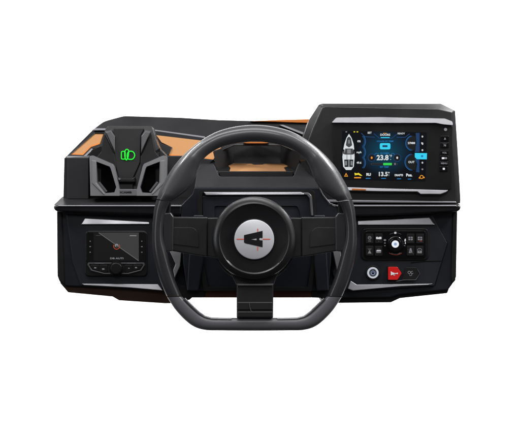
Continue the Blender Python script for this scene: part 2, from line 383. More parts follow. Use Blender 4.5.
# --- raised housing of the touch display
S = [(303, 137), (309, 119.8), (318.8, 104.6), (322, 103.5), (441, 103.6), (455.2, 110.6), (457.8, 150), (460.6, 200), (460.2, 203.6), (326, 203.6), (300, 160)]
F = [(308.2, 141), (313, 128.5), (322.4, 107.6), (324.8, 106.2), (438, 109.0), (452.2, 112.2), (453.6, 150), (456.8, 198), (455.6, 202.6), (327, 202.6), (305, 160)]
d = MB(); d.loft([(F, 0), (S, 9)], 'body', 100); d.build('display_housing', dash, 1.0, 4)
d = MB(); d.prism([(326, 199.6), (456, 201.4), (456.8, 203.2), (326, 202.4)], -2.2, 8, 'edge'); d.build('housing_crease_highlight', dash, .6)  # light grey strip paints the bright line on the housing's lower crease
trim(rounded([(331.8, 122.6), (336.2, 117.6), (380, 117.2), (444.6, 118.6), (452.4, 121.6), (453, 125.2), (443, 124.3), (436, 122.9), (380, 122.9)], [.6, 2, 0, 2, 1.2, 1, 0, 0, 0], 3), w=-6, t=8, mat='silver', bev=.7)
trim([(346, 187.0), (380, 188.2), (430, 189.6), (448.4, 190.2), (446.6, 192.0), (440.8, 194.2), (420.6, 194.2), (417.4, 191.8), (380, 191.5), (346, 190.6)], w=-6, t=8, mat='silver', bev=.7)
d = MB(); d.prism([(352, 188.5), (366, 189), (366, 190.4), (352, 190.2)], -6.3, 1, 'orangee'); d.build('orange_tint', dash, .2)  # orange tint laid over part of the silver trim

# ================================================================== TOUCH DISPLAY
disp = thing('touch_display', 'landscape touch display lit blue with boat diagram and 23.8 readout', 'display', P(392, 156, -2))
d = MB(); d.prism(rounded([(332.6, 123.4), (380, 123.6), (440, 124.4), (452.6, 126), (451.4, 189.0), (448, 189.8), (380, 187.8), (334, 186.4)], [1, 0, 0, 1.5, 1.5, 1, 0, 1], 3), -3, 14, 'bezel'); d.build('bezel', disp, .8)
scrp = [(342.4, 130.9), (426.8, 132.4), (425.6, 181.0), (341.0, 179.4)]
d = MB(); d.flat(scrp, -3.25, 'page'); scr = d.build('screen', disp)
W1, W2, W3 = -3.4, -3.5, -3.6
g = MB()     # boat seen from above
hull = [(349, 133.8), (351.6, 138), (353.6, 144), (354.2, 149), (354.6, 157), (353.8, 166.6), (351.2, 170), (346, 170), (343.2, 166.6), (342.4, 157), (343.4, 149), (344.4, 144), (346.4, 138)]
g.flat(hull, W1, 'Ewhite')
g.flat(rounded([(347.0, 138.2), (349, 136.4), (351.0, 138.2), (352.2, 145.4), (349, 147.6), (345.8, 145.4)], .8, 2), W2, 'Edark')
g.flat(rect(348.2, 140, 349.9, 143.6), W3, 'Egrey')
g.flat([(345.2, 148.6), (352.8, 148.6), (353.4, 154.6), (344.4, 154.6)], W2, 'Edark'); g.flat(rect(347.2, 149.4, 350.8, 153.6), W3, 'Egrey')
g.flat([(344.2, 159.6), (353.4, 159.6), (352.8, 167), (344.6, 167)], W2, 'Eblack'); g.flat(rect(348.2, 160, 349.6, 167), W3, 'Egrey')
g.flat(rect(345, 161, 347, 165.4), W3, 'Egrey'); g.flat(rect(350.6, 161, 352.6, 165.4), W3, 'Egrey')
g.flat(rect(346.6, 154.6, 347.3, 159.6), W3, 'Egrey'); g.flat(rect(350.6, 154.6, 351.3, 159.6), W3, 'Egrey')
g.flat(rect(343.2, 149.5, 344.5, 154), W3, 'Eblack'); g.flat(rect(353.1, 149.5, 354.3, 154), W3, 'Eblack')
g.build('boat_diagram', scr)
for cy, tx in ((141.4, '0%'), (152.3, 'mph'), (162.8, '49.6')):
    g = MB(); g.arc(357.2, cy, 7.4, -46, 46, 1.1, W1, 'Edeep'); g.arc(357.2, cy, 8.4, -40, 40, .35, W2, 'Eblue'); g.text(tx, 359.0, cy, 2.0, W3, 'Ewhite', bold=.03); g.build('gauge', scr)
for cy, r, tx in ((143.2, 7.2, '27MM'), (162.2, 8.0, 'OUT')):
    g = MB(); g.flat([q for q in circle(413.4, cy, r, 40) if q[0] < 416.2], W1, 'Eblack'); g.arc(413.4, cy, r, 100, 262, 1.2, W2, 'Edeep'); g.arc(413.4, cy, r + .6, 110, 250, .35, W3, 'Eblue')
    g.text(tx, 411.4, cy, 2.1, W3, 'Ewhite', bold=.03); g.build('gauge', scr)
g = MB()     # page header
g.line([(361.5, 133.4), (365, 136.8), (374.5, 137.2)], .9, W1, 'Edeep'); g.line([(374, 133.8), (379.4, 138.2), (391.6, 138.4), (396.8, 134.4)], .8, W1, 'Edeep'); g.line([(396.8, 137.4), (405, 137.4), (409.5, 134)], .9, W1, 'Edeep')
g.text('SET', 369.6, 132.9, 1.9, W2, 'Ewhite', bold=.03); g.text('DOORS', 385.2, 134.9, 2.1, W2, 'Ewhite', bold=.03); g.text('READY', 401.2, 133.6, 1.7, W2, 'Ewhite', bold=.02)
g.flat(rect(380.8, 137.2, 389.6, 138.1), W3, 'Ecyan'); g.flat(rect(383.2, 133.0, 386.8, 133.4), W3, 'Eorange')
for x in (353.6, 356.6, 345.5): g.flat(rect(x, 131.4, x + 1.6, 132.4), W2, 'Eyellow' if x > 350 else 'Egrey')
g.build('header', scr)
g = MB()
g.text('COLOR OF TEMP', 385.2, 141.4, 1.5, W2, 'Eblue', bold=.02, sx=1.05)
g.flat(rounded(rect(379.8, 143.2, 390.4, 149.4), 1.6), W2, 'Ecyan'); g.flat(rounded(rect(382.4, 145.2, 387.6, 147.2), .8), W3, 'Edeep'); g.build('mode_button', scr)
g = MB()
g.text('IN CABIN', 384.8, 153.4, 1.5, W2, 'Eblue', bold=.02)
g.text('23.8', 382.6, 157.9, 5.0, W2, 'Ewhite', bold=.035); g.text('°F', 390.6, 156.2, 2.4, W2, 'Ewhite', bold=.01); g.text('-', 390.6, 159.2, 2.4, W2, 'Ewhite', bold=.01)
for cx, mt in ((371.7, 'Eorange'), (397.2, 'Ewhite')):
    g.flat(circle(cx, 157.8, 3.4, 28), W1, 'Eblack'); g.arc(cx, 157.8, 3.7, 0, 360, .75, W2, 'Edeep', 36); g.flat(circle(cx, 157.8, .9, 16, 1.2), W2, mt)
g.line([(374.5, 154.6), (376, 153.4), (379, 153.4)], .4, W1, 'Eblue'); g.line([(391, 153.4), (393.4, 153.4), (394.8, 154.8)], .4, W1, 'Eblue')
g.flat(rounded(rect(371, 163.2, 397.4, 165.0), .8), W1, 'Edark'); g.flat(rounded(rect(371.4, 163.5, 397, 164.7), .6), W2, 'Eblack'); g.flat(rounded(rect(383.2, 162.9, 391.9, 165.3), .6), W3, 'Egreen')
g.flat(rect(394.4, 163, 395.6, 165), W3, 'Egrey'); g.text('SET TEMP', 384.4, 167.1, 1.5, W2, 'Eblue', bold=.02)
g.build('temperature_readout', scr)
g = MB()
g.flat([(415.6, 133), (419.6, 133), (419.6, 152), (414.8, 152), (416.4, 143)], W1, 'Edeep'); g.flat([(414.8, 159), (419.4, 159), (419.4, 172.5), (416, 172), (417, 164)], W1, 'Edeep')
g.flat([(414.8, 153.0), (427.0, 153.2), (426.8, 159.4), (416.8, 159.2), (414.8, 157.2)], W2, 'Ecyan')
g.flat(rect(421, 155.2, 423.2, 157.2), W3, 'Eblue')
for i, y in enumerate((136.6, 143.4, 150.2, 162.7, 169.3)):
    g.flat(circle(422.4, y, .95, 8), W2, 'Ewhite' if i != 4 else 'Egrey'); g.flat(rect(421.4, y - .2, 423.4, y + .2), W3, 'Egrey')
g.flat([(421.2, 142.2), (423.4, 143.6), (422.9, 145), (421.4, 144)], W3, 'Ewhite')
g.build('side_menu', scr)
g = MB()
g.text('13.5', 382.9, 174.3, 4.2, W2, 'Ewhite', bold=.035); g.text('°', 388.9, 174.0, 3.4, W2, 'Ewhite', bold=.02); g.text(':', 388.9, 174.9, 2.2, W2, 'Ewhite', bold=.03)
g.flat(rect(381.2, 178.0, 386, 178.8), W2, 'Eblue'); g.text('RU', 368.6, 174.6, 2.6, W2, 'Ewhite', bold=.05); g.flat(rect(365.8, 177.9, 370.4, 178.8), W2, 'Eblue')
g.text('DRAFTS', 398.8, 175.3, 2.0, W2, 'Ewhite', bold=.04, sx=.85); g.flat(rect(397.0, 178.4, 401, 179.2), W2, 'Eblue'); g.text('Pos.', 409.2, 175.2, 2.7, W2, 'Ewhite', bold=.05); g.flat(rect(407.8, 178.7, 411.2, 179.5), W2, 'Eblue')
g.flat([(346.1, 172.8), (348.1, 176.6), (344.1, 176.6)], W2, 'Eorange', holes=[[(346.1, 174.3), (347.0, 176.0), (345.2, 176.0)]])
g.flat([(354.4, 172.8), (357, 173.4), (358.4, 172.8), (360.8, 174.4), (362.4, 175.8), (360.4, 175.8), (358.2, 174.8), (354.8, 175.4)], W2, 'Eyellow'); g.flat(rect(354.2, 177.1, 361, 178.3), W2, 'Eorange')
g.arc(421.6, 177.0, 1.6, 0, 360, .7, W2, 'Eorange', 16); g.flat(rect(418.8, 177.2, 420.2, 178.6), W2, 'Eorange'); g.flat(rect(423.2, 176.8, 424.6, 178.2), W2, 'Eorange')
g.build('status_bar', scr)
# keys down the right side of the bezel
d = MB(); d.prism(circle(445.6, 129.6, 1.6, 24), -3.9, 2, 'greyp'); d.build('light_sensor', disp, .3)
keys = [(445.0, 138.6, 'sq'), (444.9, 145.2, 'N'), (444.6, 152.9, 'VOL'), (444.4, 158.2, 'on'), (444.1, 163.4, 'MENU'), (443.8, 168.8, 'dot')]
for x, y, kd in keys:
    d = MB(); d.prism(rounded(rect(x - 4.3, y - 2.7 if kd not in ('VOL', 'MENU') else y - 2.2, x + 4.1, y + 2.7 if kd not in ('VOL', 'MENU') else y + 2.2), 1), -3.8, 2, 'piano'); kb = d.build('key', disp, .4)
    g = MB()
    if kd == 'sq': g.flat([(x - 1, y + 1), (x, y - 1.3), (x + 1, y + 1)], -4.0, 'greyp')
    elif kd == 'N': g.text('N', x, y + .3, 2.2, -4.0, 'greyp', bold=.03); g.flat(rect(x - 2.6, y - 1.9, x + 2.6, y - 1.6), -4.0, 'dimp')
    elif kd == 'on': g.flat(rect(x - 2.6, y - .9, x, y + .9), -4.0, 'white'); g.flat(rect(x + .3, y - .9, x + 2.6, y + .9), -4.0, 'greyp')
    elif kd == 'dot': g.flat(rect(x - 1, y - 1, x + 1, y + 1), -4.0, 'white')
    else: g.text(kd, x, y, 1.7, -4.0, 'greyp', bold=.02)
    g.build('key_symbol', kb)

# ================================================================== STEREO
st = thing('marine_stereo', 'black stereo head unit with grey glare painted across its screen and round knob', 'stereo', P(116, 253, -4))
d = MB(); d.prism(rounded(rect(84.6, 230.4, 147.4, 276.4), 5), -4.6, 10, 'bezel'); d.build('housing', st, 1.1, 4)
d = MB(); d.prism(rounded(rect(86.0, 231.6, 146.0, 262.4), 3), -5.2, 3, 'glass'); d.build('face_glass', st, .5)
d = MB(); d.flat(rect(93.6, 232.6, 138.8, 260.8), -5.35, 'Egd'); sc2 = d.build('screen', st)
g = MB(); g.flat([(98.6, 232.6), (138.8, 232.6), (138.8, 260.8)], -5.45, 'Egm'); g.line([(98.9, 232.9), (138.5, 260.6)], .7, -5.55, 'Eline')  # lighter half and diagonal line paint a glare across the screen
g.flat(rect(129.8, 235.2, 136.4, 236.1), -5.55, 'Egrey'); g.flat(rect(96, 235.2, 100.6, 235.8), -5.55, 'Edark')
g.arc(116.6, 246.2, 3.0, 150, 390, .75, -5.65, 'Ered'); g.flat(circle(116.6, 245.6, 1.9, 20), -5.65, 'Egrey'); g.flat(circle(116.8, 246.6, 1.2, 20), -5.75, 'Edark')
g.text('DB AUTI', 116.8, 258.4, 1.6, -5.6, 'Egrey', bold=.03, sx=1.6); g.build('start_page_with_glare', sc2)
for x in (90.2, 141.8):
    for y, a in ((241.2, .5), (246.6, .7), (252.2, .6)): g = MB(); g.flat(rect(x - a, y - .45, x + a, y + .45), -5.35, 'greyp'); g.build('side_mark', st)
cl = [(88, 262.6), (144.2, 262.6), (144.8, 265), (141.2, 270.8), (128.5, 274.2), (104, 274.2), (91, 270.8), (87.4, 265)]
ci = [(89.6, 264), (142.6, 264), (143, 265.4), (140.2, 269.8), (128, 273.0), (104.4, 273.0), (92, 269.8), (89.2, 265.4)]
d = MB(); d.prism(cl, -6.2, 4, 'greyd', holes=[ci]); d.build('control_frame', st, .4)
d = MB(); d.prism(ci, -5.4, 2, 'matte'); d.build('control_panel', st)
for q, sym in (([(91, 264.8), (99, 264.8), (99, 271.2), (92.6, 269.4), (90.4, 265.6)], (95.2, 267.8, .8)), ([(99.6, 264.8), (107.4, 264.8), (107.4, 272.6), (104.4, 272.4), (99.6, 271.4)], (103.2, 269, .9)),
               ([(125, 264.8), (132.6, 264.8), (132.6, 271.4), (128, 272.6), (125, 272.6)], (128.9, 268.2, .55)), ([(133.2, 264.8), (141.6, 264.8), (142, 265.6), (139.6, 269.4), (133.2, 271.2)], (136, 267.6, .8))):
    d = MB(); d.prism(q, -6.0, 2, 'bezel'); kb = d.build('button', st, .4)
    g = MB(); x, y, a = sym; g.flat(rect(x - a * 1.3, y - a * .8, x + a * 1.3, y + a * .8), -6.15, 'greyp'); g.build('button_symbol', kb)
for x0, x1 in ((95, 104), (127, 136)):
    d = MB(); d.prism(rect(x0, 263.0, x1, 263.5), -6.4, 1, 'edge'); d.build('indicator_bar', st)
d = MB(); d.loft([(circle(116.1, 268.5, 5.2, 48), -11.5), (circle(116.1, 268.5, 6.0, 48), -10.6), (circle(116.1, 268.5, 6.3, 48), -6)], 'bezel', 3); kn = d.build('knob', st, .3)
d = MB(); d.prism(circle(116.1, 268.5, 7.4, 48), -6.5, 3, 'matte', holes=[circle(116.1, 268.5, 6.6, 48)]); d.build('knob_collar', st, .3)

# ================================================================== SWITCH PANEL
sp = thing('switch_panel', 'rounded black keypad with eight symbol keys round a white centred dial', 'switch panel', P(395, 244, -4))
d = MB(); d.prism(rounded(rect(360.8, 228.0, 429.2, 260.6), 6), -3.6, 8, 'bezel'); d.build('surround', sp, 1.2, 4)
d = MB(); d.prism(rounded(rect(364.2, 230.6, 426.2, 258.2), 4), -4.4, 4, 'piano'); d.build('face_plate', sp, .5)
kp = [(369.6, 238.6), (378.8, 238.4), (410.6, 238.6), (420.0, 238.6), (369.6, 250.8), (378.8, 251), (410.6, 250.8), (419.6, 250.8)]
for i, (x, y) in enumerate(kp):
    d = MB(); d.prism(rounded(rect(x - 3.9, y - 4.9, x + 3.9, y + 4.9), 1), -5.2, 3, 'matte'); kb = d.build('key', sp, .4)
    g = MB(); w = -5.4
    if i == 0: g.arc(x, y - .8, 1.5, 0, 360, .6, w, 'greyp', 16); g.flat(rect(x - .7, y - 1.2, x + .9, y - .6), w, 'greyp'); g.text('SPR', x, y + 2.6, 1.4, w, 'greyp')
    elif i == 1: g.flat(rounded(rect(x - 2.7, y - 1.6, x + 2.7, y + .8), .5), w, 'white'); g.flat([(x - 1, y - 1.8), (x + .4, y - 1.8), (x - .3, y - .9)], w - .1, 'matte'); g.flat(rect(x - .3, y + 2.4, x + .3, y + 3.4), w, 'dimp')
    elif i in (2, 3):
        g.flat(rounded(rect(x - 2.2, y - 1.9, x + 2.2, y + 1.6), .7), w, 'greyp'); g.flat(rect(x - .25, y - 1.9, x + .25, y + 1.6), w - .1, 'matte'); g.flat(rect(x - 2.2, y - .5, x + 2.2, y - .1), w - .1, 'matte')
        g.flat(rect(x - .5, y + 2.2, x + 1.9, y + 2.6), w, 'redink' if i == 3 else 'dimp')
    elif i == 4: g.flat([(x - 2.2, y - 2.4), (x + 2.2, y - 2.4), (x + .4, y + .1), (x - .4, y + .1)], w, 'dimp'); g.flat([(x - .4, y - .2), (x + .4, y - .2), (x + 1.8, y + 2.6), (x - 1.8, y + 2.6)], w - .1, 'greyp'); g.flat(rect(x - 2.6, y + 3, x + 2.8, y + 3.3), w, 'dimp')
    elif i == 5: g.flat(rounded([(x - 2.9, y - .8), (x + 2.7, y - .8), (x + 2.2, y + 1.9), (x - 2.4, y + 1.9)], .5), w, 'greyp'); g.flat(rect(x - 1.4, y - 2.6, x + 1, y - 2.1), w, 'dimp'); g.flat(rect(x - 2, y - 1.1, x + 2, y + .1), w - .1, 'white')
    elif i == 6: g.flat([(x - 1.9, y + 2.2), (x - .6, y - 2.6), (x + .7, y - 2.6), (x + 1.9, y + 2.2)], w, 'greyp'); g.line([(x - 2.8, y - 1.6), (x + 2.8, y + 3)], .4, w - .1, 'dimp')
    else: g.flat(rounded(rect(x - 2.2, y - .2, x + 2.2, y + 2.4), .6), w, 'greyp'); g.arc(x, y - .1, 2.3, 10, 170, .5, w, 'greyp', 10); g.flat(rect(x - .4, y - 1.6, x + .4, y + 1), w - .1, 'dimp')
    g.build('key_symbol', kb)
d = MB(); d.loft([(circle(395.5, 244.0, 7.2, 56), -10), (circle(395.5, 244.0, 8.0, 56), -9.4), (circle(395.5, 244.0, 8.6, 56), -4.4)], 'piano', 2); dl = d.build('dial', sp, .35)
d = MB(); d.loft([(circle(395.4, 244.1, 2.6, 40), -12.0), (circle(395.4, 244.1, 3.6, 40), -11.4)], 'Lwhite', 2.4); d.build('dial_button', dl, .3)
g = MB(); g.flat(circle(395.4, 244.1, 1.5, 24), -12.15, 'Lblue'); g.arc(395.5, 244, 5.6, 20, 70, .35, -10.15, 'dimp'); g.arc(395.5, 244, 5.6, 115, 165, .35, -10.15, 'dimp'); g.build('dial_mark', dl)
g = MB(); w = -4.6
g.arc(395.5, 244, 11.2, 60, 120, .5, w, 'dimp'); g.flat(rounded(rect(394.2, 231.8, 396.4, 233.8), .7), w - .1, 'white'); g.arc(395.5, 244, 10.0, 245, 300, .5, w, 'greyp'); g.arc(395.5, 244, 10.9, 235, 305, .3, w, 'redink')
for y, a in ((240.1, 1.3), (243.0, .8), (245.7, .7)): g.flat(circle(384.9, y, a, 12, a * .8), w, 'greyp')
g.flat([(404.6, 239), (405.8, 238.6), (406, 241.4), (404.4, 241.4)], w, 'white'); g.flat(rect(404.9, 242, 405.8, 244), w, 'white'); g.flat(rect(404.2, 245.2, 405.2, 246.0), w, 'greyp')
g.build('dial_legend', sp)

sb = thing('start_button', 'round start button with glowing white ring below the keypad', 'button', P(373, 273, -3))
d = MB(); d.prism(circle(373.0, 272.9, 7.6, 48), -3.4, 4, 'matte'); d.build('collar', sb, .6)
d = MB(); d.prism(circle(373.0, 272.8, 5.6, 48), -5.4, 3, 'Lring', holes=[circle(373.0, 272.8, 3.9, 40)]); d.build('light_ring', sb, .4)
d = MB(); d.prism(circle(373.0, 272.8, 3.8, 40), -5.0, 3, 'bezel'); pc = d.build('push_cap', sb, .4)
g = MB(); g.arc(373, 272.8, 1.9, 130, 410, .6, -5.2, 'Lblue', 20); g.flat(rect(372.7, 270.2, 373.3, 272.8), -5.25, 'Lblue'); g.arc(373, 272.8, 3.0, 0, 360, .35, -5.2, 'greyp', 24); g.build('power_symbol', pc)

hb = thing('horn_button', 'red arrow shaped button with white horn symbol', 'button', P(393, 273, -3))
d = MB(); d.prism(rounded([(387.0, 265.8), (398.2, 265.8), (403.2, 273.4), (398.2, 280.9), (387.0, 280.9)], .8, 3), -3.6, 3, 'matte'); d.build('surround', hb, .3)
d = MB(); d.prism(rounded([(388.2, 266.9), (397.4, 266.9), (401.6, 273.4), (397.4, 279.8), (388.2, 279.8)], .8, 3), -5.4, 4, 'red'); rb = d.build('button_cap', hb, .7)
g = MB(); w = -5.6; g.flat([(390.8, 271.2), (392.6, 272.4), (394.4, 272.8), (394.4, 274.2), (392.6, 274.6), (390.8, 275.4)], w, 'white'); g.arc(394.2, 274.4, .9, 180, 360, .4, w, 'white', 8); g.flat(rect(394.6, 273.0, 397, 273.8), w - .1, 'white'); g.flat(circle(397.2, 273.4, .8, 12), w, 'white'); g.build('horn_symbol', rb)
xb = thing('washer_button', 'black hexagonal button with grey twin swirl symbol beside red one', 'button', P(411, 273, -3))
d = MB(); d.prism(rounded([(405.6, 267.4), (416.6, 267.4), (420.2, 273.4), (416.0, 279.9), (400.8, 280.3), (404.6, 273.4)], .6, 2), -3.6, 3, 'matte'); d.build('button_cap', xb, .5)
d = MB(); d.tube([P(*p, -3.8) for p in [(396, 281.4), (404, 280.0), (415.8, 279.9), (419.9, 273.6), (417.4, 269.4)]], .3, 'dimedge'); d.build('rim', xb, smooth=True)
g = MB(); g.arc(409.2, 272.4, 1.3, 0, 360, .55, -3.8, 'greyp', 14); g.arc(412.2, 272.4, 1.2, 60, 330, .55, -3.8, 'greyp', 14); g.arc(410.7, 274.6, 1.1, 180, 400, .5, -3.8, 'greyp', 12); g.build('swirl_symbol', xb)

# ================================================================== DEVICE HOLDER
hd = thing('device_holder', 'black holder with two grey open side loops and green glowing emblem', 'holder', P(125, 196, 10))
bp = [(107.2, 127.0), (108.6, 126.2), (151.2, 126.2), (152.2, 127.2), (157.2, 143.2), (160.0, 148.6), (154, 152), (152, 195), (102, 195), (101.6, 156), (103.4, 147), (104.6, 131)]
d = MB(); d.prism(rounded(bp, [1, 1, 1, 1, 1, 1, 0, 0, 0, 0, 0, 1], 3), lambda x, y: 16 + (195 - y) * .12, 26, 'gloss'); d.build('back_shell', hd, 1.2, 4)
pw = lambda x, y: 12 + (195 - y) * .12
d = MB(); d.prism([(113.6, 128.4), (143.8, 128.4), (140.6, 136), (140, 162), (133, 178), (133, 190), (118.8, 190), (118.8, 178), (114.6, 162), (115.2, 137), (113, 132)], pw, 8, 'plate'); cp = d.build('centre_plate', hd, .6)
for s in (0, 1):
    f = lambda x: x if s == 0 else 256.2 - x
    d = MB(); d.loft([([(f(106.2), 132.6), (f(110.8), 131.2), (f(114.6), 136.4), (f(115.0), 151.5)], pw and (lambda x, y: pw(x, y) - 3)), ([(f(105.0), 131.2), (f(112.0), 129.8), (f(116.0), 136), (f(115.6), 156)], lambda x, y: pw(x, y) + 3)], 'greyd', 4)
    d.build('fin', hd, .5)
    # dark wing between fin and loop
    d = MB(); d.prism([(f(104.4), 134), (f(114.6), 155), (f(117.6), 186), (f(112), 194), (f(96), 194), (f(96), 158), (f(101), 152)], lambda x, y: pw(x, y) - 1, 6, 'matte'); d.build('side_wing', hd, .6)
    out = [(f(89.4), 156.2), (f(92.8), 155.4), (f(112.2), 163.8), (f(113.6), 166.4), (f(119.4), 189.4), (f(119.6), 195.8), (f(90.4), 195.8)]
    inn = [(f(96.4), 161.6), (f(109.6), 166.6), (f(110.8), 168.8), (f(116.2), 187.2), (f(114.4), 192.4), (f(105.0), 193.0), (f(97.0), 182.6)]
    out = rounded(out, [1.2, 1, 1, 1, 0, 0, 0], 3)
    d = MB(); d.prism(out, lambda x, y: -2 + (195.8 - y) * .12, 13, 'grey', holes=[inn]); d.build('side_loop', hd, .7)
    d = MB(); d.prism([(f(91.6), 160), (f(96), 160.6), (f(96.2), 182.8), (f(104.6), 193.4), (f(104.2), 195.4), (f(91.8), 183.4)], lambda x, y: -2.8 + (195.8 - y) * .12, 3, 'grey'); d.build('loop_chamfer', hd, .9)
    d = MB(); d.prism([(f(101), 163.5), (f(112), 168), (f(118), 188), (f(116), 193.4), (f(106), 194), (f(101), 183)], 9.6, 1.2, 'void'); d.build('loop_opening_shade', hd)  # black sheet paints the shade seen through the loop
    d = MB(); d.prism([(f(97.4), 182.4), (f(99.6), 181.6), (f(107.4), 191.4), (f(105.6), 192.4)], 6, 4, 'grey'); d.build('loop_web', hd, .5)
d = MB(); d.prism([(119, 189.2), (136.8, 189.2), (136.8, 195.8), (119, 195.8)], -1.6, 14, 'grey'); bb = d.build('base_bar', hd, .5)
g = MB(); g.text('ICAMB', 125.8, 192.4, 1.9, -1.8, 'ink', bold=.04, sx=1.5); g.build('embossed_lettering', bb)
d = MB(); d.prism([(117.4, 176.6), (120, 178.6), (132, 178.6), (135, 176.6), (135, 182), (117, 182)], 8, 8, 'plate'); d.build('cradle_step', hd, .8)
d = MB(); d.prism(circle(119.4, 178.9, 1.1, 16), 6.4, 2, 'screw'); d.build('screw', hd)
def gl(pts): return [P(x, y, pw(x, y) - 1.0) for x, y in pts]
g = MB()
g.tube(gl(rounded(rect(121.4, 151.4, 125.2, 159.2), 1.4, 5)), .52, 'Lgreen', 8, True)
g.tube(gl(rounded([(126.6, 148.9), (128.9, 150.4), (128.2, 157), (126.4, 160.7), (124.8, 157), (124.6, 151.4)], 1.4, 5)), .52, 'Lgreen', 8, True)
g.tube(gl(rounded([(128.2, 151.4), (133.0, 151.2), (135.2, 155.2), (133.0, 159.5), (127.8, 159.4), (127.0, 155.4)], 2.6, 6)), .52, 'Lgreen', 8, True)
g.build('green_emblem', cp, smooth=True)

# ================================================================== STEERING WHEEL
WW = -82.0
wh = thing('steering_wheel', 'black and grey flat bottomed steering wheel with round white centre badge', 'steering wheel', P(254.5, 239.3, WW + 10))
def catmull(seq, sub):
    out = []; n = len(seq)
    for i in range(n - 1):
        p0, p1, p2, p3 = seq[max(i - 1, 0)], seq[i], seq[i + 1], seq[min(i + 2, n - 1)]
        for k in range(sub):
            t = k / sub
            out.append(tuple(.5 * ((2 * b) + (-a + c) * t + (2 * a - 5 * b + 4 * c - e) * t * t + (-a + 3 * b - 3 * c + e) * t ** 3) for a, b, c, e in zip(p0, p1, p2, p3)))
    out.append(seq[-1]); return out
MX = 508.8
def mirr(seq): return [(MX - a, b, MX - c, e) for a, b, c, e in seq]
topL = [(254.4, 125, 254.4, 141.6), (236, 126.6, 238, 143.2), (219, 131, 222, 147), (205, 138, 210, 153.4), (192.5, 147, 202.5, 160.5), (181, 157.6, 198.6, 168.5), (172, 168.6, 194.6, 179), (165, 180.2, 188, 189), (160, 190, 179, 196), (156.6, 199, 171, 201.2)]
sideL = [(156.4, 199.8, 170.6, 202), (153.9, 210, 166, 212), (152.4, 225, 163.4, 226), (152.0, 240, 163.8, 240), (153.2, 254, 167, 252), (156.8, 270, 171, 267), (161.2, 283.5, 175.6, 281), (166.8, 296.4, 181.8, 295.8)]
botL = [(167.2, 297.2, 182.2, 296.6), (175.4, 309.8, 189.4, 303.8), (186, 321, 196.8, 310.4), (195, 327.2, 203.4, 315), (206, 330.2, 212, 317.2), (222, 330.6, 224, 317.6), (254.4, 330.8, 254.4, 317.6)]
def sweep(mb, st_, thick, mat, n=20, power=.85, w0=WW):
    rings = []
    for (ox, oy, ix, iy) in st_:
        cx, cy, hx, hy = (ox + ix) / 2, (oy + iy) / 2, (ox - ix) / 2, (oy - iy) / 2
        tk = thick(math.hypot(hx, hy)) if callable(thick) else thick
        L = []
        for k in range(n):
            a = 2 * PI * k / n; c, s_ = math.cos(a), math.sin(a)
            c = math.copysign(abs(c) ** power, c); s_ = math.copysign(abs(s_) ** power, s_)
            L.append(P(cx + hx * c, cy + hy * c, w0 + tk * s_))
        rings.append(mb.add(L))
    for A, B in zip(rings[:-1], rings[1:]):
        for k in range(n):
            j = (k + 1) % n; mb.face([A + k, A + j, B + j, B + k], mat)
    mb.face([rings[0] + k for k in reversed(range(n))], mat); mb.face([rings[-1] + k for k in range(n)], mat)
top_all = catmull(list(reversed(mirr(topL)))[:-1] + topL, 6)
d = MB(); sweep(d, top_all, lambda h: min(9.5, h * 1.05), 'leather', 24, .92); d.build('upper_rim', wh, smooth=True)
for s in (0, 1):
    q = sideL if s == 0 else list(reversed(mirr(sideL)))
    d = MB(); sweep(d, catmull(q, 6), 7.6, 'rimd', 24, .9); d.build('side_rim', wh, smooth=True)
bot_all = catmull(botL + list(reversed(mirr(botL)))[1:], 6)
d = MB(); sweep(d, bot_all, 8.2, 'rimg', 24, .72); d.build('lower_rim', wh, smooth=True)
# inner liner of the bottom section
for s in (0, 1):
    f = lambda x: x if s == 0 else MX - x
    ln = [(184.5, 298), (191, 304.6), (198.4, 311.8), (204.6, 316.2), (212, 318.2), (231.5, 318.6)]
    d = MB(); d.tube([P(f(x), y + .6, WW - 6.4) for x, y in ln], 1.3, 'liner'); lo = d.build('rim_liner', wh, smooth=True)
# joints between rim and spokes
for s in (0, 1):
    f = lambda x: x if s == 0 else MX - x
    d = MB(); d.prism([(f(162), 202.6), (f(170.6), 201.6), (f(169.8), 210), (f(169.4), 218), (f(161), 218)], WW + 1, 10, 'matte'); d.build('spoke_joint', wh, .8)
    d = MB()  # side spoke: outer block, waist and inner block towards the hub
    A = [(f(160.6), 216.6), (f(207.4), 217.0), (f(207.4), 257.0), (f(196), 255.2), (f(168), 250.4), (f(163), 249.6)]
    d.prism(A, WW + 0.5, 15, 'spoke'); sk = d.build('side_spoke', wh, 1.4, 4)
    d = MB(); d.prism([(f(207.0), 217.8), (f(221), 217.4), (f(232), 210), (f(240), 222), (f(240), 262), (f(226), 262.6), (f(219), 258.6), (f(207.0), 256.2)], WW + 2.5, 13, 'spoke'); d.build('inner_spoke', sk, 1.2, 4)
    d = MB(); d.prism(rounded([(f(173.4), 227.4), (f(193.6), 227.4), (f(198.4), 233), (f(199), 247.4), (f(173.4), 244.2)], [1, 3, 3, 1, 1]), WW - .2, 3, 'spoke'); d.build('spoke_cover', sk, .55)
    d = MB(); d.prism([(f(162.4), 213.5), (f(170.4), 212.5), (f(173.6), 217), (f(173.2), 250.8), (f(167), 252), (f(163), 248)], WW - 2, 14, 'rimd'); d.build('spoke_end', sk, 1.2)
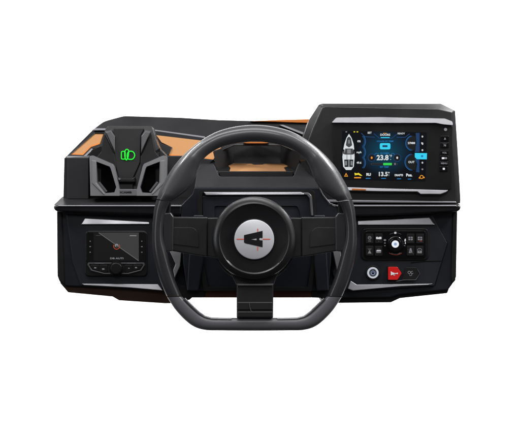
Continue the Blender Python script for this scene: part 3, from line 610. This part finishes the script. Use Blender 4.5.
# lower spoke
d = MB()
d.loft([([(236.6, 283.4), (273.4, 283.4), (273.2, 318.2), (236.6, 318.2)], lambda x, y: WW - 9)], 'spoke', 16)
ls = d.build('lower_spoke', wh, 1.2, 4)
d = MB(); d.prism([(237.6, 284.2), (272.6, 284.2), (272.6, 286.6), (237.6, 286.6)], WW - 10.5, 3, 'spoke'); d.build('spoke_step', ls, .8)
d = MB(); d.prism([(237.4, 302), (272.6, 302), (272.8, 310), (237.4, 310)], WW - 10.2, 3, 'spoke'); d.build('spoke_step', ls, .9)
d = MB(); d.prism([(237.4, 311.4), (272.6, 311.4), (272.6, 317.4), (237.4, 317.4)], WW - 10.8, 3, 'spoke'); d.build('spoke_step', ls, .9)
d = MB(); d.tube([P(249.2, 303, WW - 10.4), P(249.8, 307, WW - 10.5), P(251.4, 311.6, WW - 10.8)], .28, 'dimedge'); d.build('spoke_crease', ls, smooth=True)
d = MB(); d.prism([(226, 266), (283, 266), (277, 276), (273.6, 285), (236.4, 285), (232, 276)], WW - 2, 14, 'spoke'); d.build('spoke_neck', ls, 1.2)
# backing boss: wraps the column behind the hub
d = MB(); d.loft([(circle(254.3, 240, 43, 72), WW + 8), (circle(254.3, 242, 38, 72), WW + 34)], 'spoke', 20); d.build('column_shroud', wh, 1.0)
# hub: stepped dish
cx, cy = 254.2, 238.4
rings = [(circle(cx, cy + .6, 33.6, 96), WW - 11.5), (circle(cx, cy + .4, 35.2, 96), WW - 12.6), (circle(cx, cy + .2, 37.6, 96), WW - 12.2), (circle(cx, cy, 41.0, 96), WW - 9.6), (circle(cx, cy, 41.8, 96), WW - 2)]
d = MB(); d.loft(rings, 'hub', 12); hu = d.build('hub', wh, smooth=True)
bx, by = 254.2, 239.4
d = MB(); d.prism(circle(bx, by, 21.0, 96), WW - 12.4, 3, 'matte'); d.build('badge_collar', hu, .3)
d = MB(); d.loft([(circle(bx, by, 18.8, 96), WW - 14.0), (circle(bx, by, 19.9, 96), WW - 13.6)], 'disc', 2); bd = d.build('badge', hu, .25)
g = MB(); w = WW - 14.2
g.flat([(244.0, 235.1), (262.6, 230.8), (262.6, 238.0), (260.8, 238.0), (260.8, 240.4), (262.6, 240.4), (262.6, 247.2), (245.0, 243.2), (244.0, 242.2)], w, 'ink', holes=[[(251.0, 239.4), (256.6, 238.3), (256.6, 240.2)]])
g.flat(circle(260.4, 239.2, 1.1, 16), w - .1, 'disc')
for q in (rect(236.5, 238.7, 244, 239.6), rect(262.8, 238.7, 270.2, 239.6), rect(257.3, 228.6, 258.2, 231.6), rect(257.3, 246.6, 258.2, 250.6)): g.flat(q, w, 'redink')
g.build('badge_logo', bd)

# ================================================================== BACKDROP
d = MB()
c = Vector((0, 2.0, 0.6))
N = 24
M['paper'] = plastic('white_studio_paper', (.86, .86, .86), .9, .0, spec=.1)
prof = [(2.0, 3.2)] + [(2.0, 3.2 - 4.0 * i / 8) for i in range(1, 9)]
for i in range(10):
    a = PI / 2 * (i + 1) / 10; prof.append((1.2 + .8 * math.cos(a) , -.8 - .8 * math.sin(a)))
idx = []
for (y, z) in prof:
    idx.append(d.add([Vector((-3.2, y, z)), Vector((3.2, y, z))]))
for A, B in zip(idx[:-1], idx[1:]): d.face([A, A + 1, B + 1, B], 'paper')
bk = d.build('studio_backdrop', None, smooth=True); bk['kind'] = 'structure'

# ================================================================== LIGHT
def area(name, loc, target, sx, sy, power, col=(1, 1, 1), spread=180):
    L = bpy.data.lights.new(name, 'AREA'); L.shape = 'RECTANGLE'; L.size = sx; L.size_y = sy; L.energy = power; L.color = col; L.spread = math.radians(spread)
    o = bpy.data.objects.new(name, L); COL.objects.link(o); o.location = loc
    o.rotation_euler = (Vector(target) - Vector(loc)).to_track_quat('-Z', 'Y').to_euler(); return o
area('key_softbox', (-0.1, -0.35, 2.5), (0, 0, 1.0), 2.0, .30, 20)
area('rim_strip', (0.95, 0.15, 1.95), (0.05, -.15, 1.05), 1.1, .08, 34)
area('rim_strip', (-0.95, 0.15, 1.95), (-.05, -.15, 1.05), 1.0, .05, 12)
area('left_strip', (-1.7, -1.0, 1.5), (0, 0, 1.0), .25, 1.2, 5, (.95, .97, 1))
area('right_strip', (1.7, -1.0, 1.6), (0, 0, 1.0), .25, 1.2, 4, (1, .98, .97))
area('front_fill', (-0.3, -2.0, 2.9), (0, 0, 1.0), 1.4, .5, 15)
area('backdrop_lamp', (-2.2, .35, 1.1), (0.35, 2.0, .5), .5, 2.2, 37, (1, 1, 1), 70)
area('backdrop_lamp', (2.2, .35, 1.1), (-0.35, 2.0, .5), .5, 2.2, 37, (1, 1, 1), 70)
wd = bpy.data.worlds.new('World'); scene.world = wd; wd.use_nodes = True
bg = wd.node_tree.nodes['Background']; bg.inputs['Color'].default_value = (.9, .93, 1, 1); bg.inputs['Strength'].default_value = .05

# ================================================================== CAMERA
cam = bpy.data.cameras.new('camera'); co = bpy.data.objects.new('camera', cam); COL.objects.link(co)
co.location = ORG - AF * (K * D)
co.rotation_euler = (PI / 2 - TH, 0, 0)
cam.sensor_fit = 'HORIZONTAL'; cam.sensor_width = 36; cam.lens = 36 * D / 520.0
cam.clip_start = .05; cam.clip_end = 50
scene.camera = co
scene.view_settings.view_transform = 'Standard'; scene.view_settings.look = 'None'; scene.view_settings.exposure = 0; scene.view_settings.gamma = 1
scene.render.engine = 'CYCLES'
